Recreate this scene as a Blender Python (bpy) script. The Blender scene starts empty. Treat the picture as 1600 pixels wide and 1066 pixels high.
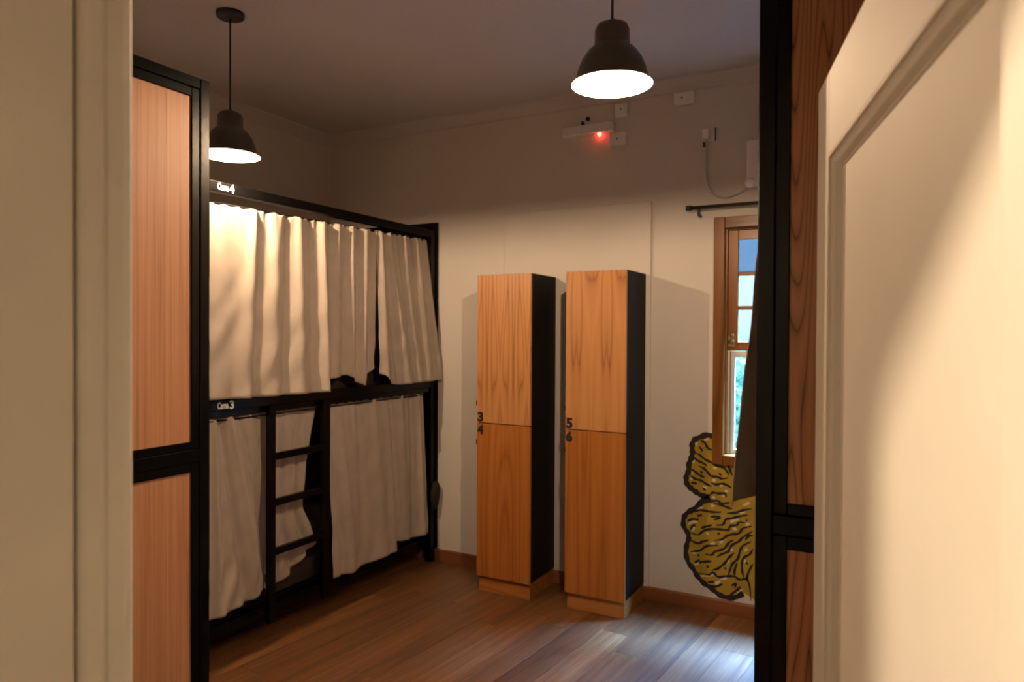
import bpy, bmesh, math, random
from mathutils import Vector, Matrix
from mathutils.geometry import tessellate_polygon
random.seed(7)
scene = bpy.context.scene
COL = scene.collection
PI = math.pi

# ------------------------------------------------------------------ camera
YAW, PITCH, ROLL = 0.4926, 0.0111, -0.0051
CAM = Vector((3.7986, -4.1203, 1.6))
fwd = Vector((-math.sin(YAW) * math.cos(PITCH), math.cos(YAW) * math.cos(PITCH), -math.sin(PITCH)))
rgt = Vector((math.cos(YAW), math.sin(YAW), 0))
upv = rgt.cross(fwd)
c_, s_ = math.cos(ROLL), math.sin(ROLL)
r2 = c_ * rgt - s_ * upv
u2 = s_ * rgt + c_ * upv
cam_data = bpy.data.cameras.new('camera')
cam = bpy.data.objects.new('camera', cam_data)
COL.objects.link(cam)
m = Matrix((( r2.x, u2.x, -fwd.x, CAM.x), (r2.y, u2.y, -fwd.y, CAM.y), (r2.z, u2.z, -fwd.z, CAM.z), (0, 0, 0, 1)))
cam.matrix_world = m
cam_data.sensor_width = 36.0
cam_data.lens = 1101.64 * 36.0 / 1600.0
cam_data.clip_start = 0.02
cam_data.dof.use_dof = True
cam_data.dof.focus_distance = 2.1
cam_data.dof.aperture_fstop = 4.5
scene.camera = cam

# ------------------------------------------------------------------ sky, exposure
world = bpy.data.worlds.new('dusk_sky')
scene.world = world
world.use_nodes = True
wn = world.node_tree.nodes
bg = wn['Background']
bg.inputs['Color'].default_value = (0.55, 0.74, 1.0, 1)
bg.inputs['Strength'].default_value = 2.6
scene.view_settings.view_transform = 'Standard'
scene.view_settings.look = 'None'
scene.view_settings.gamma = 1.0
scene.view_settings.use_curve_mapping = False
scene.view_settings.exposure = 0.0
scene.cycles.use_denoising = True
scene.cycles.max_bounces = 10
scene.cycles.diffuse_bounces = 6
scene.cycles.transparent_max_bounces = 12
scene.cycles.sample_clamp_indirect = 6.0

# bright patch of dusk sky high above the narrow yard, shining steeply down through the window
sun = bpy.data.lights.new('sky_glow', 'SUN')
sun.energy = 1050.0
sun.color = (0.165, 0.42, 1.0)
sun.angle = math.radians(66)
so = bpy.data.objects.new('sky_glow', sun)
so.location = (3.4, 3.0, 8.0)
so.rotation_euler = (math.radians(-26), 0, 0)      # from +y, 64 degrees above the horizon
COL.objects.link(so)

PENDANT_W = 77.0       # watts of each pendant filament
HALL_W = 1120.0       # emission strength of the hallway bulb
WARM = (1.0, 0.69, 0.425)

# ------------------------------------------------------------------ helpers
def tag(o, label=None, cat=None, group=None, kind=None):
    if label: o['label'] = label
    if cat: o['category'] = cat
    if group: o['group'] = group
    if kind: o['kind'] = kind
    return o

def empty(name, loc=(0, 0, 0), rz=0.0):
    o = bpy.data.objects.new(name, None)
    o.empty_display_size = 0.1
    o.location = loc
    o.rotation_euler = (0, 0, rz)
    COL.objects.link(o)
    return o

def link(name, me, mat, parent=None, keep_world=True):
    o = bpy.data.objects.new(name, me)
    if mat is not None and len(me.materials) == 0:
        me.materials.append(mat)
    COL.objects.link(o)
    if parent is not None:
        o.parent = parent
        if keep_world:
            # parts are written in world coordinates: cancel every ancestor transform
            inv = Matrix.Identity(4)
            chain = []
            p = parent
            while p is not None:
                chain.append(p); p = p.parent
            w = Matrix.Identity(4)
            for q in reversed(chain):
                w = w @ q.matrix_parent_inverse @ Matrix.LocRotScale(q.location, q.rotation_euler, q.scale)
            o.matrix_parent_inverse = w.inverted()
    return o

def finish(bm, name, mat, parent=None, smooth=False, keep_world=True, recalc=True):
    if recalc:
        bmesh.ops.recalc_face_normals(bm, faces=bm.faces)
    me = bpy.data.meshes.new(name)
    bm.to_mesh(me)
    bm.free()
    if smooth:
        for p in me.polygons: p.use_smooth = True
    return link(name, me, mat, parent, keep_world)

def add_box(bm, a, b, bevel=0.0, seg=1):
    x0, x1 = sorted((a[0], b[0])); y0, y1 = sorted((a[1], b[1])); z0, z1 = sorted((a[2], b[2]))
    vs = [bm.verts.new(v) for v in ((x0,y0,z0),(x1,y0,z0),(x1,y1,z0),(x0,y1,z0),(x0,y0,z1),(x1,y0,z1),(x1,y1,z1),(x0,y1,z1))]
    fs = [bm.faces.new([vs[i] for i in f]) for f in ((0,3,2,1),(4,5,6,7),(0,1,5,4),(1,2,6,5),(2,3,7,6),(3,0,4,7))]
    if bevel > 0:
        es = set()
        for f in fs: es.update(f.edges)
        bmesh.ops.bevel(bm, geom=list(es), offset=bevel, segments=seg, affect='EDGES', profile=0.5)

def box(name, a, b, mat, parent=None, bevel=0.0, seg=1, keep_world=True):
    bm = bmesh.new()
    add_box(bm, a, b, bevel, seg)
    return finish(bm, name, mat, parent, keep_world=keep_world)

def add_tube(bm, pts, r, n=10, cap=True):
    pts = [Vector(p) for p in pts]
    rings = []
    prev = None
    for i, p in enumerate(pts):
        t = (pts[min(i + 1, len(pts) - 1)] - pts[max(i - 1, 0)]).normalized()
        if prev is None:
            ref = Vector((0, 0, 1)) if abs(t.z) < 0.9 else Vector((1, 0, 0))
            a = t.cross(ref).normalized()
        else:
            a = (prev - t * prev.dot(t)).normalized()
        prev = a
        b = t.cross(a)
        rr = r[i] if isinstance(r, (list, tuple)) else r
        rings.append([bm.verts.new(p + (a * math.cos(2*PI*k/n) + b * math.sin(2*PI*k/n)) * rr) for k in range(n)])
    for i in range(len(rings) - 1):
        for k in range(n):
            bm.faces.new((rings[i][k], rings[i][(k+1) % n], rings[i+1][(k+1) % n], rings[i+1][k]))
    if cap:
        bm.faces.new(rings[0][::-1]); bm.faces.new(rings[-1])

def tube(name, pts, r, mat, parent=None, n=10, smooth=True):
    bm = bmesh.new(); add_tube(bm, pts, r, n)
    return finish(bm, name, mat, parent, smooth)

def lathe(name, prof, centre, mat, parent=None, n=40, smooth=True, closed=False):
    """prof: list of (radius, z) revolved about a vertical axis through centre."""
    bm = bmesh.new()
    rings = []
    for r, z in prof:
        if r < 1e-6:
            rings.append([bm.verts.new((centre[0], centre[1], centre[2] + z))])
        else:
            rings.append([bm.verts.new((centre[0] + r*math.cos(2*PI*k/n), centre[1] + r*math.sin(2*PI*k/n), centre[2] + z)) for k in range(n)])
    seq = list(range(len(rings)))
    pairs = list(zip(seq, seq[1:])) + ([(seq[-1], 0)] if closed else [])
    for i, j in pairs:
        A, B = rings[i], rings[j]
        for k in range(n):
            if len(A) == 1 and len(B) == 1: continue
            if len(A) == 1: bm.faces.new((A[0], B[k], B[(k+1) % n]))
            elif len(B) == 1: bm.faces.new((A[k], A[(k+1) % n], B[0]))
            else: bm.faces.new((A[k], A[(k+1) % n], B[(k+1) % n], B[k]))
    return finish(bm, name, mat, parent, smooth)

def prism(name, poly, z0, z1, mat, parent=None, smooth=False):
    """vertical extrusion of an XY polygon."""
    bm = bmesh.new()
    lo = [bm.verts.new((x, y, z0)) for x, y in poly]
    hi = [bm.verts.new((x, y, z1)) for x, y in poly]
    n = len(poly)
    bm.faces.new(lo[::-1]); bm.faces.new(hi)
    for i in range(n):
        bm.faces.new((lo[i], lo[(i+1) % n], hi[(i+1) % n], hi[i]))
    return finish(bm, name, mat, parent, smooth)

def text_mesh(txt, size, depth, bold=0.0, shear=0.0, space=1.0):
    cu = bpy.data.curves.new('lettering', 'FONT')
    cu.body = txt; cu.size = size; cu.extrude = depth; cu.offset = bold; cu.shear = shear
    cu.space_character = space
    cu.resolution_u = 3
    o = bpy.data.objects.new('lettering', cu)
    COL.objects.link(o)
    dg = bpy.context.evaluated_depsgraph_get()
    me = bpy.data.meshes.new_from_object(o.evaluated_get(dg))
    bpy.data.objects.remove(o)
    bpy.data.curves.remove(cu)
    return me

def fit_text(me, xa, xb, za, zb, origin, ex, ez, en):
    """rescale a flat text mesh into a box (xa..xb, za..zb) on a plane with axes ex, ez and normal en."""
    xs = [v.co.x for v in me.vertices]; ys = [v.co.y for v in me.vertices]; zs = [v.co.z for v in me.vertices]
    x0, x1, y0, y1, z0 = min(xs), max(xs), min(ys), max(ys), min(zs)
    ex, ez, en, origin = Vector(ex), Vector(ez), Vector(en), Vector(origin)
    for v in me.vertices:
        u = xa + (v.co.x - x0) / (x1 - x0) * (xb - xa)
        w = za + (v.co.y - y0) / (y1 - y0) * (zb - za)
        v.co = origin + ex * u + ez * w + en * (v.co.z - z0)
    me.update()
    return me

# ------------------------------------------------------------------ materials
MATS = {}
def new_mat(name):
    mt = bpy.data.materials.new(name)
    mt.use_nodes = True
    nt = mt.node_tree
    b = nt.nodes['Principled BSDF']
    MATS[name] = mt
    return mt, nt, b

def N(nt, typ, **kw):
    n = nt.nodes.new(typ)
    for k, v in kw.items():
        if k in n.inputs.keys(): n.inputs[k].default_value = v
        else: setattr(n, k, v)
    return n

def coords(nt, kind='Object', scale=(1, 1, 1), rot=(0, 0, 0), loc=(0, 0, 0), rand=0.0):
    tc = N(nt, 'ShaderNodeTexCoord')
    mp = N(nt, 'ShaderNodeMapping')
    mp.inputs['Scale'].default_value = scale
    mp.inputs['Rotation'].default_value = rot
    mp.inputs['Location'].default_value = loc
    src = tc.outputs[kind]
    if rand:
        oi = N(nt, 'ShaderNodeObjectInfo')
        mul = N(nt, 'ShaderNodeVectorMath', operation='SCALE')
        cmb = N(nt, 'ShaderNodeCombineXYZ')
        nt.links.new(oi.outputs['Random'], cmb.inputs['X'])
        nt.links.new(oi.outputs['Random'], cmb.inputs['Y'])
        nt.links.new(oi.outputs['Random'], cmb.inputs['Z'])
        nt.links.new(cmb.outputs[0], mul.inputs[0])
        mul.inputs['Scale'].default_value = rand
        ad = N(nt, 'ShaderNodeVectorMath', operation='ADD')
        nt.links.new(src, ad.inputs[0]); nt.links.new(mul.outputs[0], ad.inputs[1])
        src = ad.outputs[0]
    nt.links.new(src, mp.inputs['Vector'])
    return mp.outputs['Vector']

def ramp(nt, fac, stops):
    r = N(nt, 'ShaderNodeValToRGB')
    el = r.color_ramp.elements
    while len(el) < len(stops): el.new(0.5)
    for e, (p, c) in zip(el, stops):
        e.position = p; e.color = tuple(c) + ((1,) if len(c) == 3 else ())
    nt.links.new(fac, r.inputs['Fac'])
    return r.outputs['Color']

def bump(nt, b, height, strength, dist=0.002):
    bp = N(nt, 'ShaderNodeBump')
    bp.inputs['Strength'].default_value = strength
    bp.inputs['Distance'].default_value = dist
    nt.links.new(height, bp.inputs['Height'])
    nt.links.new(bp.outputs['Normal'], b.inputs['Normal'])

def paint(name, col, rough=0.6, var=0.06, scale=3.0, bstr=0.15, bscale=120.0, spec=0.4):
    mt, nt, b = new_mat(name)
    v = coords(nt)
    n1 = N(nt, 'ShaderNodeTexNoise', Scale=scale, Detail=4.0)
    nt.links.new(v, n1.inputs['Vector'])
    lo = tuple(c * (1 - var) for c in col); hi = tuple(min(1, c * (1 + var)) for c in col)
    nt.links.new(ramp(nt, n1.outputs['Fac'], [(0.3, lo), (0.7, hi)]), b.inputs['Base Color'])
    n2 = N(nt, 'ShaderNodeTexNoise', Scale=bscale, Detail=3.0)
    nt.links.new(v, n2.inputs['Vector'])
    bump(nt, b, n2.outputs['Fac'], bstr, 0.001)
    b.inputs['Roughness'].default_value = rough
    b.inputs['Specular IOR Level'].default_value = spec
    return mt

def wood(name, stops, grain='Z', ring=9.0, distort=3.0, fine=70.0, stretch=0.08, rough=0.38, rand=3.0, mirror=None, fleck=0.35, spec=0.4, bstr=0.12, ring_mix=0.6):
    """stops: three colours dark -> light. Long axis of the grain follows the named object axis."""
    mt, nt, b = new_mat(name)
    sc = {'X': (stretch, 1, 1), 'Y': (1, stretch, 1), 'Z': (1, 1, stretch)}[grain]
    v = coords(nt, rand=rand)
    if mirror is not None:
        # book-matched veneer: the figure is mirrored about the leaf joints
        sep = N(nt, 'ShaderNodeSeparateXYZ'); nt.links.new(v, sep.inputs[0])
        pp = N(nt, 'ShaderNodeMath', operation='PINGPONG'); pp.inputs[1].default_value = mirror
        nt.links.new(sep.outputs['X'], pp.inputs[0])
        cm = N(nt, 'ShaderNodeCombineXYZ')
        nt.links.new(pp.outputs[0], cm.inputs['X']); nt.links.new(sep.outputs['Y'], cm.inputs['Y']); nt.links.new(sep.outputs['Z'], cm.inputs['Z'])
        v = cm.outputs[0]
    mp = N(nt, 'ShaderNodeMapping'); mp.inputs['Scale'].default_value = sc
    nt.links.new(v, mp.inputs['Vector'])
    vs = mp.outputs['Vector']
    # cathedral figure: contour lines of a smooth stretched noise
    n0 = N(nt, 'ShaderNodeTexNoise', Scale=ring * 0.35, Detail=1.5, Distortion=0.3)
    nt.links.new(vs, n0.inputs['Vector'])
    mu = N(nt, 'ShaderNodeMath', operation='MULTIPLY'); mu.inputs[1].default_value = distort * 6.0
    nt.links.new(n0.outputs['Fac'], mu.inputs[0])
    fr = N(nt, 'ShaderNodeMath', operation='PINGPONG'); fr.inputs[1].default_value = 0.5
    nt.links.new(mu.outputs[0], fr.inputs[0])
    m2 = N(nt, 'ShaderNodeMath', operation='MULTIPLY'); m2.inputs[1].default_value = 2.0
    nt.links.new(fr.outputs[0], m2.inputs[0])
    pw = N(nt, 'ShaderNodeMath', operation='POWER'); pw.inputs[1].default_value = 0.45
    nt.links.new(m2.outputs[0], pw.inputs[0])
    # fine fibres
    mp2 = N(nt, 'ShaderNodeMapping')
    f2 = 0.35
    mp2.inputs['Scale'].default_value = tuple(x if x == 1 else x * f2 for x in sc)
    nt.links.new(v, mp2.inputs['Vector'])
    n1 = N(nt, 'ShaderNodeTexNoise', Scale=fine, Detail=5.0, Roughness=0.6)
    nt.links.new(mp2.outputs['Vector'], n1.inputs['Vector'])
    mx = N(nt, 'ShaderNodeMix', data_type='FLOAT')
    mx.inputs['Factor'].default_value = 1 - ring_mix
    nt.links.new(pw.outputs[0], mx.inputs[2]); nt.links.new(n1.outputs['Fac'], mx.inputs[3])
    n3 = N(nt, 'ShaderNodeTexNoise', Scale=2.2, Detail=2.0)
    nt.links.new(vs, n3.inputs['Vector'])
    mx2 = N(nt, 'ShaderNodeMix', data_type='FLOAT'); mx2.inputs['Factor'].default_value = fleck
    nt.links.new(mx.outputs[0], mx2.inputs[2]); nt.links.new(n3.outputs['Fac'], mx2.inputs[3])
    nt.links.new(ramp(nt, mx2.outputs[0], [(0.22, stops[0]), (0.5, stops[1]), (0.8, stops[2])]), b.inputs['Base Color'])
    bump(nt, b, n1.outputs['Fac'], bstr, 0.0008)
    b.inputs['Roughness'].default_value = rough
    b.inputs['Specular IOR Level'].default_value = spec
    return mt

def cloth(name, col, var=0.07):
    mt, nt, b = new_mat(name)
    v = coords(nt)
    wv = N(nt, 'ShaderNodeTexNoise', Scale=700.0, Detail=2.0)
    n1 = N(nt, 'ShaderNodeTexNoise', Scale=9.0, Detail=5.0)
    nt.links.new(v, wv.inputs['Vector']); nt.links.new(v, n1.inputs['Vector'])
    lo = tuple(c * (1 - var) for c in col); hi = tuple(c * (1 + var) for c in col)
    nt.links.new(ramp(nt, n1.outputs['Fac'], [(0.3, lo), (0.7, hi)]), b.inputs['Base Color'])
    bump(nt, b, wv.outputs['Fac'], 0.25, 0.0006)
    b.inputs['Roughness'].default_value = 0.9
    b.inputs['Specular IOR Level'].default_value = 0.15
    return mt

def emit(name, col, strength):
    mt = bpy.data.materials.new(name); mt.use_nodes = True
    nt = mt.node_tree; nt.nodes.clear()
    e = N(nt, 'ShaderNodeEmission'); e.inputs['Color'].default_value = tuple(col) + (1,); e.inputs['Strength'].default_value = strength
    o = N(nt, 'ShaderNodeOutputMaterial'); nt.links.new(e.outputs[0], o.inputs['Surface'])
    return mt

def glass(name, tint=(0.93, 0.97, 0.96)):
    mt = bpy.data.materials.new(name); mt.use_nodes = True
    nt = mt.node_tree; nt.nodes.clear()
    t = N(nt, 'ShaderNodeBsdfTransparent'); t.inputs['Color'].default_value = tuple(tint) + (1,)
    g = N(nt, 'ShaderNodeBsdfGlossy'); g.inputs['Roughness'].default_value = 0.02
    mx = N(nt, 'ShaderNodeMixShader'); mx.inputs[0].default_value = 0.04
    nt.links.new(t.outputs[0], mx.inputs[1]); nt.links.new(g.outputs[0], mx.inputs[2])
    o = N(nt, 'ShaderNodeOutputMaterial'); nt.links.new(mx.outputs[0], o.inputs['Surface'])
    return mt

M_wall = paint('wall_paint', (0.62, 0.575, 0.53), 0.75, 0.03, 1.5, 0.12, 90)
M_ceil = paint('ceiling_paint', (0.58, 0.545, 0.545), 0.85, 0.02, 1.5, 0.08, 90)
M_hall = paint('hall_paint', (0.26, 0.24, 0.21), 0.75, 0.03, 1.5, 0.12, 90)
M_white = paint('white_enamel', (0.60, 0.555, 0.485), 0.7, 0.03, 6, 0.10, 60, 0.15)
M_jamb = paint('jamb_enamel', (0.66, 0.615, 0.545), 0.6, 0.05, 6, 0.12, 60, 0.3)
M_metal = paint('black_metal_paint', (0.0025, 0.0022, 0.0023), 0.26, 0.3, 20, 0.18, 45, 0.16)
M_rubber = paint('black_plastic', (0.015, 0.014, 0.014), 0.5, 0.1, 20, 0.1, 60)
M_locker = paint('charcoal_laminate', (0.009, 0.008, 0.0075), 0.6, 0.15, 8, 0.1, 80, 0.12)
M_cable = paint('grey_cable', (0.46, 0.44, 0.43), 0.5, 0.02, 8, 0.03, 60)
M_plastic = paint('white_plastic', (0.80, 0.78, 0.78), 0.4, 0.02, 8, 0.03, 60)
M_grey = paint('grey_plastic', (0.28, 0.27, 0.28), 0.45, 0.05, 8, 0.03, 60)
M_shade = paint('black_enamel_glare', (0.055, 0.047, 0.037), 0.38, 0.1, 12, 0.05, 60, 0.5)  # black shade, base colour lifted to brownish for the glare veiling it
M_lining = paint('white_shade_enamel', (0.82, 0.80, 0.76), 0.45, 0.02, 12, 0.02, 60)
M_curt = cloth('beige_canvas', (0.45, 0.385, 0.325))
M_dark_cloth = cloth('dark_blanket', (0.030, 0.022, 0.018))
M_sheet = cloth('white_sheet', (0.66, 0.62, 0.56))
M_brass = paint('aged_brass', (0.35, 0.22, 0.08), 0.4, 0.2, 30, 0.1, 60)
M_brass.node_tree.nodes['Principled BSDF'].inputs['Metallic'].default_value = 0.8
M_vinyl = paint('white_vinyl', (0.80, 0.79, 0.77), 0.5, 0.01, 5, 0.0, 60)
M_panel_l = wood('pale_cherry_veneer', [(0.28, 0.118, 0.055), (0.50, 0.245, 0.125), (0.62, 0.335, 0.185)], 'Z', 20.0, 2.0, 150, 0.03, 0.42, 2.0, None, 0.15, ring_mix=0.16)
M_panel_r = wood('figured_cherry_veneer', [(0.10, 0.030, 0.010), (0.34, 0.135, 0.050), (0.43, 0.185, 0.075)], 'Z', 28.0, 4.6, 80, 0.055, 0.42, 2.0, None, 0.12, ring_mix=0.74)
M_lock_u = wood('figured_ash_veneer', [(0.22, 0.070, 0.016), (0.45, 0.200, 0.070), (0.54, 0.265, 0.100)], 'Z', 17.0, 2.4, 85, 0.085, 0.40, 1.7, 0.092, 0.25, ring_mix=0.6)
M_lock_l = wood('plain_ash_veneer_dimmed', [(0.17, 0.045, 0.006), (0.35, 0.118, 0.020), (0.47, 0.185, 0.042)], 'Z', 14.0, 2.0, 90, 0.035, 0.40, 1.7, None, 0.25, ring_mix=0.35)  # lower doors: veneer colour darkened to carry lamplight fading towards the floor
M_plinth = wood('stained_pine', [(0.17, 0.050, 0.009), (0.31, 0.115, 0.025), (0.40, 0.165, 0.045)], 'X', 12.0, 2.2, 70, 0.10, 0.40, 2.0, None, 0.3)
M_base = wood('baseboard_walnut', [(0.11, 0.036, 0.012), (0.19, 0.068, 0.024), (0.25, 0.095, 0.036)], 'X', 8.0, 2.0, 60, 0.06, 0.38, 2.0, None, 0.3)
M_win = wood('varnished_cedar', [(0.12, 0.036, 0.006), (0.24, 0.084, 0.016), (0.33, 0.130, 0.030)], 'Z', 8.0, 2.0, 60, 0.06, 0.33, 2.0, None, 0.3)
M_cas = wood('dark_varnished_casing', [(0.055, 0.017, 0.002), (0.150, 0.052, 0.006), (0.23, 0.090, 0.014)], 'Z', 10.0, 2.4, 60, 0.05, 0.33, 2.0, None, 0.3)
M_casx = wood('dark_varnished_casing_cross', [(0.055, 0.017, 0.002), (0.150, 0.052, 0.006), (0.23, 0.090, 0.014)], 'X', 10.0, 2.4, 60, 0.05, 0.33, 2.0, None, 0.3)
M_winx = wood('varnished_cedar_cross', [(0.12, 0.036, 0.006), (0.24, 0.084, 0.016), (0.33, 0.130, 0.030)], 'X', 8.0, 2.0, 60, 0.06, 0.33, 2.0, None, 0.3)
M_glass = glass('window_glass')
def clear_bulb(name, col, strength):
    mt = bpy.data.materials.new(name); mt.use_nodes = True
    nt = mt.node_tree; nt.nodes.clear()
    t = N(nt, 'ShaderNodeBsdfTransparent')
    e = N(nt, 'ShaderNodeEmission'); e.inputs['Color'].default_value = tuple(col) + (1,); e.inputs['Strength'].default_value = strength
    ad = N(nt, 'ShaderNodeAddShader')
    nt.links.new(t.outputs[0], ad.inputs[0]); nt.links.new(e.outputs[0], ad.inputs[1])
    o = N(nt, 'ShaderNodeOutputMaterial'); nt.links.new(ad.outputs[0], o.inputs['Surface'])
    return mt
M_bulb = clear_bulb('glowing_bulb', WARM, 6.0)
M_hallbulb = emit('hall_bulb', (1.0, 0.78, 0.53), HALL_W)
M_led = emit('red_led', (1.0, 0.06, 0.04), 14.0)

def floor_mat():
    mt, nt, b = new_mat('oak_vinyl_plank')
    v = coords(nt, rand=9.0)
    mp = N(nt, 'ShaderNodeMapping'); mp.inputs['Scale'].default_value = (1, 0.035, 1); nt.links.new(v, mp.inputs['Vector'])
    n0 = N(nt, 'ShaderNodeTexNoise', Scale=34.0, Detail=6.0, Roughness=0.68, Distortion=0.7); nt.links.new(mp.outputs[0], n0.inputs['Vector'])
    n1 = N(nt, 'ShaderNodeTexNoise', Scale=4.0, Detail=3.0); nt.links.new(mp.outputs[0], n1.inputs['Vector'])
    mx = N(nt, 'ShaderNodeMix', data_type='FLOAT'); mx.inputs['Factor'].default_value = 0.35
    nt.links.new(n0.outputs['Fac'], mx.inputs[2]); nt.links.new(n1.outputs['Fac'], mx.inputs[3])
    colr = ramp(nt, mx.outputs[0], [(0.34, (0.030, 0.010, 0.003)), (0.46, (0.130, 0.050, 0.013)), (0.56, (0.200, 0.085, 0.027)), (0.68, (0.36, 0.180, 0.070))])
    oi = N(nt, 'ShaderNodeObjectInfo')
    hs = N(nt, 'ShaderNodeHueSaturation')
    mr = N(nt, 'ShaderNodeMapRange'); mr.inputs['To Min'].default_value = 0.88; mr.inputs['To Max'].default_value = 1.12
    nt.links.new(oi.outputs['Random'], mr.inputs['Value']); nt.links.new(mr.outputs[0], hs.inputs['Value'])
    nt.links.new(colr, hs.inputs['Color']); nt.links.new(hs.outputs[0], b.inputs['Base Color'])
    bump(nt, b, n0.outputs['Fac'], 0.25, 0.001)
    mr2 = N(nt, 'ShaderNodeMapRange'); mr2.inputs['To Min'].default_value = 0.36; mr2.inputs['To Max'].default_value = 0.52
    nt.links.new(n0.outputs['Fac'], mr2.inputs['Value']); nt.links.new(mr2.outputs[0], b.inputs['Roughness'])
    b.inputs['Specular IOR Level'].default_value = 0.5
    b.inputs['Coat Weight'].default_value = 0.6
    b.inputs['Coat Roughness'].default_value = 0.42
    return mt
M_floor = floor_mat()

def leaf_mat():
    mt, nt, b = new_mat('hedge_leaf')
    v = coords(nt)
    n0 = N(nt, 'ShaderNodeTexNoise', Scale=14.0, Detail=2.0); nt.links.new(v, n0.inputs['Vector'])
    nt.links.new(ramp(nt, n0.outputs['Fac'], [(0.35, (0.02, 0.07, 0.035)), (0.5, (0.10, 0.24, 0.12)), (0.65, (0.42, 0.46, 0.24))]), b.inputs['Base Color'])
    b.inputs['Roughness'].default_value = 0.5
    b.inputs['Specular IOR Level'].default_value = 0.4
    return mt
M_leaf = leaf_mat()

# ================================================================== the room shell
W, D, H = 4.56, -3.66, 3.09          # room: x 0..W, y D..0, z 0..H
WIN = (2.955, 3.805, 0.90, 2.215)    # wall opening for the window x0,x1,z0,z1
DX0, DX1, DZ = 3.04, 3.935, 2.045    # wall opening for the door
HY = -3.86                           # hall side of the front wall

def struct(o, label, cat):
    return tag(o, label, cat, None, 'structure')

def holed_wall(name, x0, x1, y0, y1, z0, z1, hole, mat):
    hx0, hx1, hz0, hz1 = hole
    bm = bmesh.new()
    xs = [x0, hx0, hx1, x1]; zs = [z0, hz0, hz1, z1]
    if hz0 <= z0: zs = [z0, hz1, z1]
    skip_row = 1 if len(zs) == 4 else 0
    grid = {}
    def vert(i, j, y):
        k = (i, j, y)
        if k not in grid: grid[k] = bm.verts.new((xs[i], y, zs[j]))
        return grid[k]
    nz = len(zs) - 1
    for i in range(3):
        for j in range(nz):
            if i == 1 and j == skip_row: continue
            for y in (y0, y1):
                bm.faces.new((vert(i, j, y), vert(i+1, j, y), vert(i+1, j+1, y), vert(i, j+1, y)))
    # close every boundary edge between the two faces
    for e in [e for e in bm.edges if len(e.link_faces) == 1]:
        a, b = e.verts
        if abs(a.co.y - y0) < 1e-6:
            ka = [k for k, v in grid.items() if v is a][0]; kb = [k for k, v in grid.items() if v is b][0]
            bm.faces.new((a, b, grid[(kb[0], kb[1], y1)], grid[(ka[0], ka[1], y1)]))
    return finish(bm, name, mat)

struct(holed_wall('wall_back', -0.2, W + 0.2, 0.0, 0.26, -0.02, H + 0.1, WIN, M_wall), 'cream painted back wall behind the lockers, pierced by the window', 'wall')
struct(box('wall_left', (-0.2, D - 0.2, -0.02), (0.0, 0.0, H + 0.1), M_wall), 'cream painted side wall behind the curtained bunk bed', 'wall')
struct(box('wall_right', (W, D - 0.2, -0.02), (W + 0.2, 0.0, H + 0.1), M_wall), 'cream painted side wall beyond the bunk bed by the white door', 'wall')
struct(holed_wall('wall_front', 0.0, W, D, HY, -0.02, H + 0.1, (DX0, DX1, -0.02, DZ), M_wall), 'cream painted wall around the doorway the view is taken through', 'wall')
struct(box('ceiling', (-0.2, D - 0.2, H), (W + 0.2, 0.26, H + 0.1), M_ceil), 'plain white painted ceiling with hanging lamps', 'ceiling')

# hallway outside the door
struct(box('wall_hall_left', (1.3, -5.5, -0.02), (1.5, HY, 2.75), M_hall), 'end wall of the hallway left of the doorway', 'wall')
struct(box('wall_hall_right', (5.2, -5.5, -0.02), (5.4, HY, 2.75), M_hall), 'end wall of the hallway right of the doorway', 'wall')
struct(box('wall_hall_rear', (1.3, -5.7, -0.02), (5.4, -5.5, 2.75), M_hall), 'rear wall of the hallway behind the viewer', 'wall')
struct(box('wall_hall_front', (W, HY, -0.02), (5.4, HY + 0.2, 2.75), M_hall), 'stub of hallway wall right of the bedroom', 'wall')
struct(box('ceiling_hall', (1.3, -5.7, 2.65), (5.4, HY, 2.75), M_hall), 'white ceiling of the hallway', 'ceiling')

# ---- floor: a slab carrying separate planks, laid slightly out of square
floor = struct(box('floor', (-0.2, -5.7, -0.06), (5.4, 0.0, -0.006), M_rubber), 'brown wood-look plank floor running towards the lockers', 'floor')
ANG = math.radians(-5.7)
PW, PL = 0.155, 1.22
plank_me = None
bm = bmesh.new(); add_box(bm, (0.0004, 0.0004, -0.006), (PW - 0.0004, PL - 0.0004, 0.0), 0.0005)
bmesh.ops.recalc_face_normals(bm, faces=bm.faces)
plank_me = bpy.data.meshes.new('plank'); bm.to_mesh(plank_me); bm.free(); plank_me.materials.append(M_floor)
ca, sa = math.cos(ANG), math.sin(ANG)
def clip_plank(x0, y0, x1, y1):
    """corner points of a rotated plank clipped to the room (Sutherland-Hodgman)."""
    poly = [(x0, y0), (x1, y0), (x1, y1), (x0, y1)]
    poly = [(x*ca - y*sa, x*sa + y*ca) for x, y in poly]
    full = True
    for ax, lim, sgn in ((0, 0.0, 1), (0, W, -1), (1, -5.5, 1), (1, 0.0, -1)):
        out = []
        for i in range(len(poly)):
            p, q = poly[i], poly[(i+1) % len(poly)]
            ip = (p[ax] - lim) * sgn >= 0; iq = (q[ax] - lim) * sgn >= 0
            if ip: out.append(p)
            else: full = False
            if ip != iq:
                t = (lim - p[ax]) / (q[ax] - p[ax])
                out.append((p[0] + (q[0]-p[0])*t, p[1] + (q[1]-p[1])*t))
        poly = out
        if len(poly) < 3: return None, False
    return poly, full
rr = random.Random(3)
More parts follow.
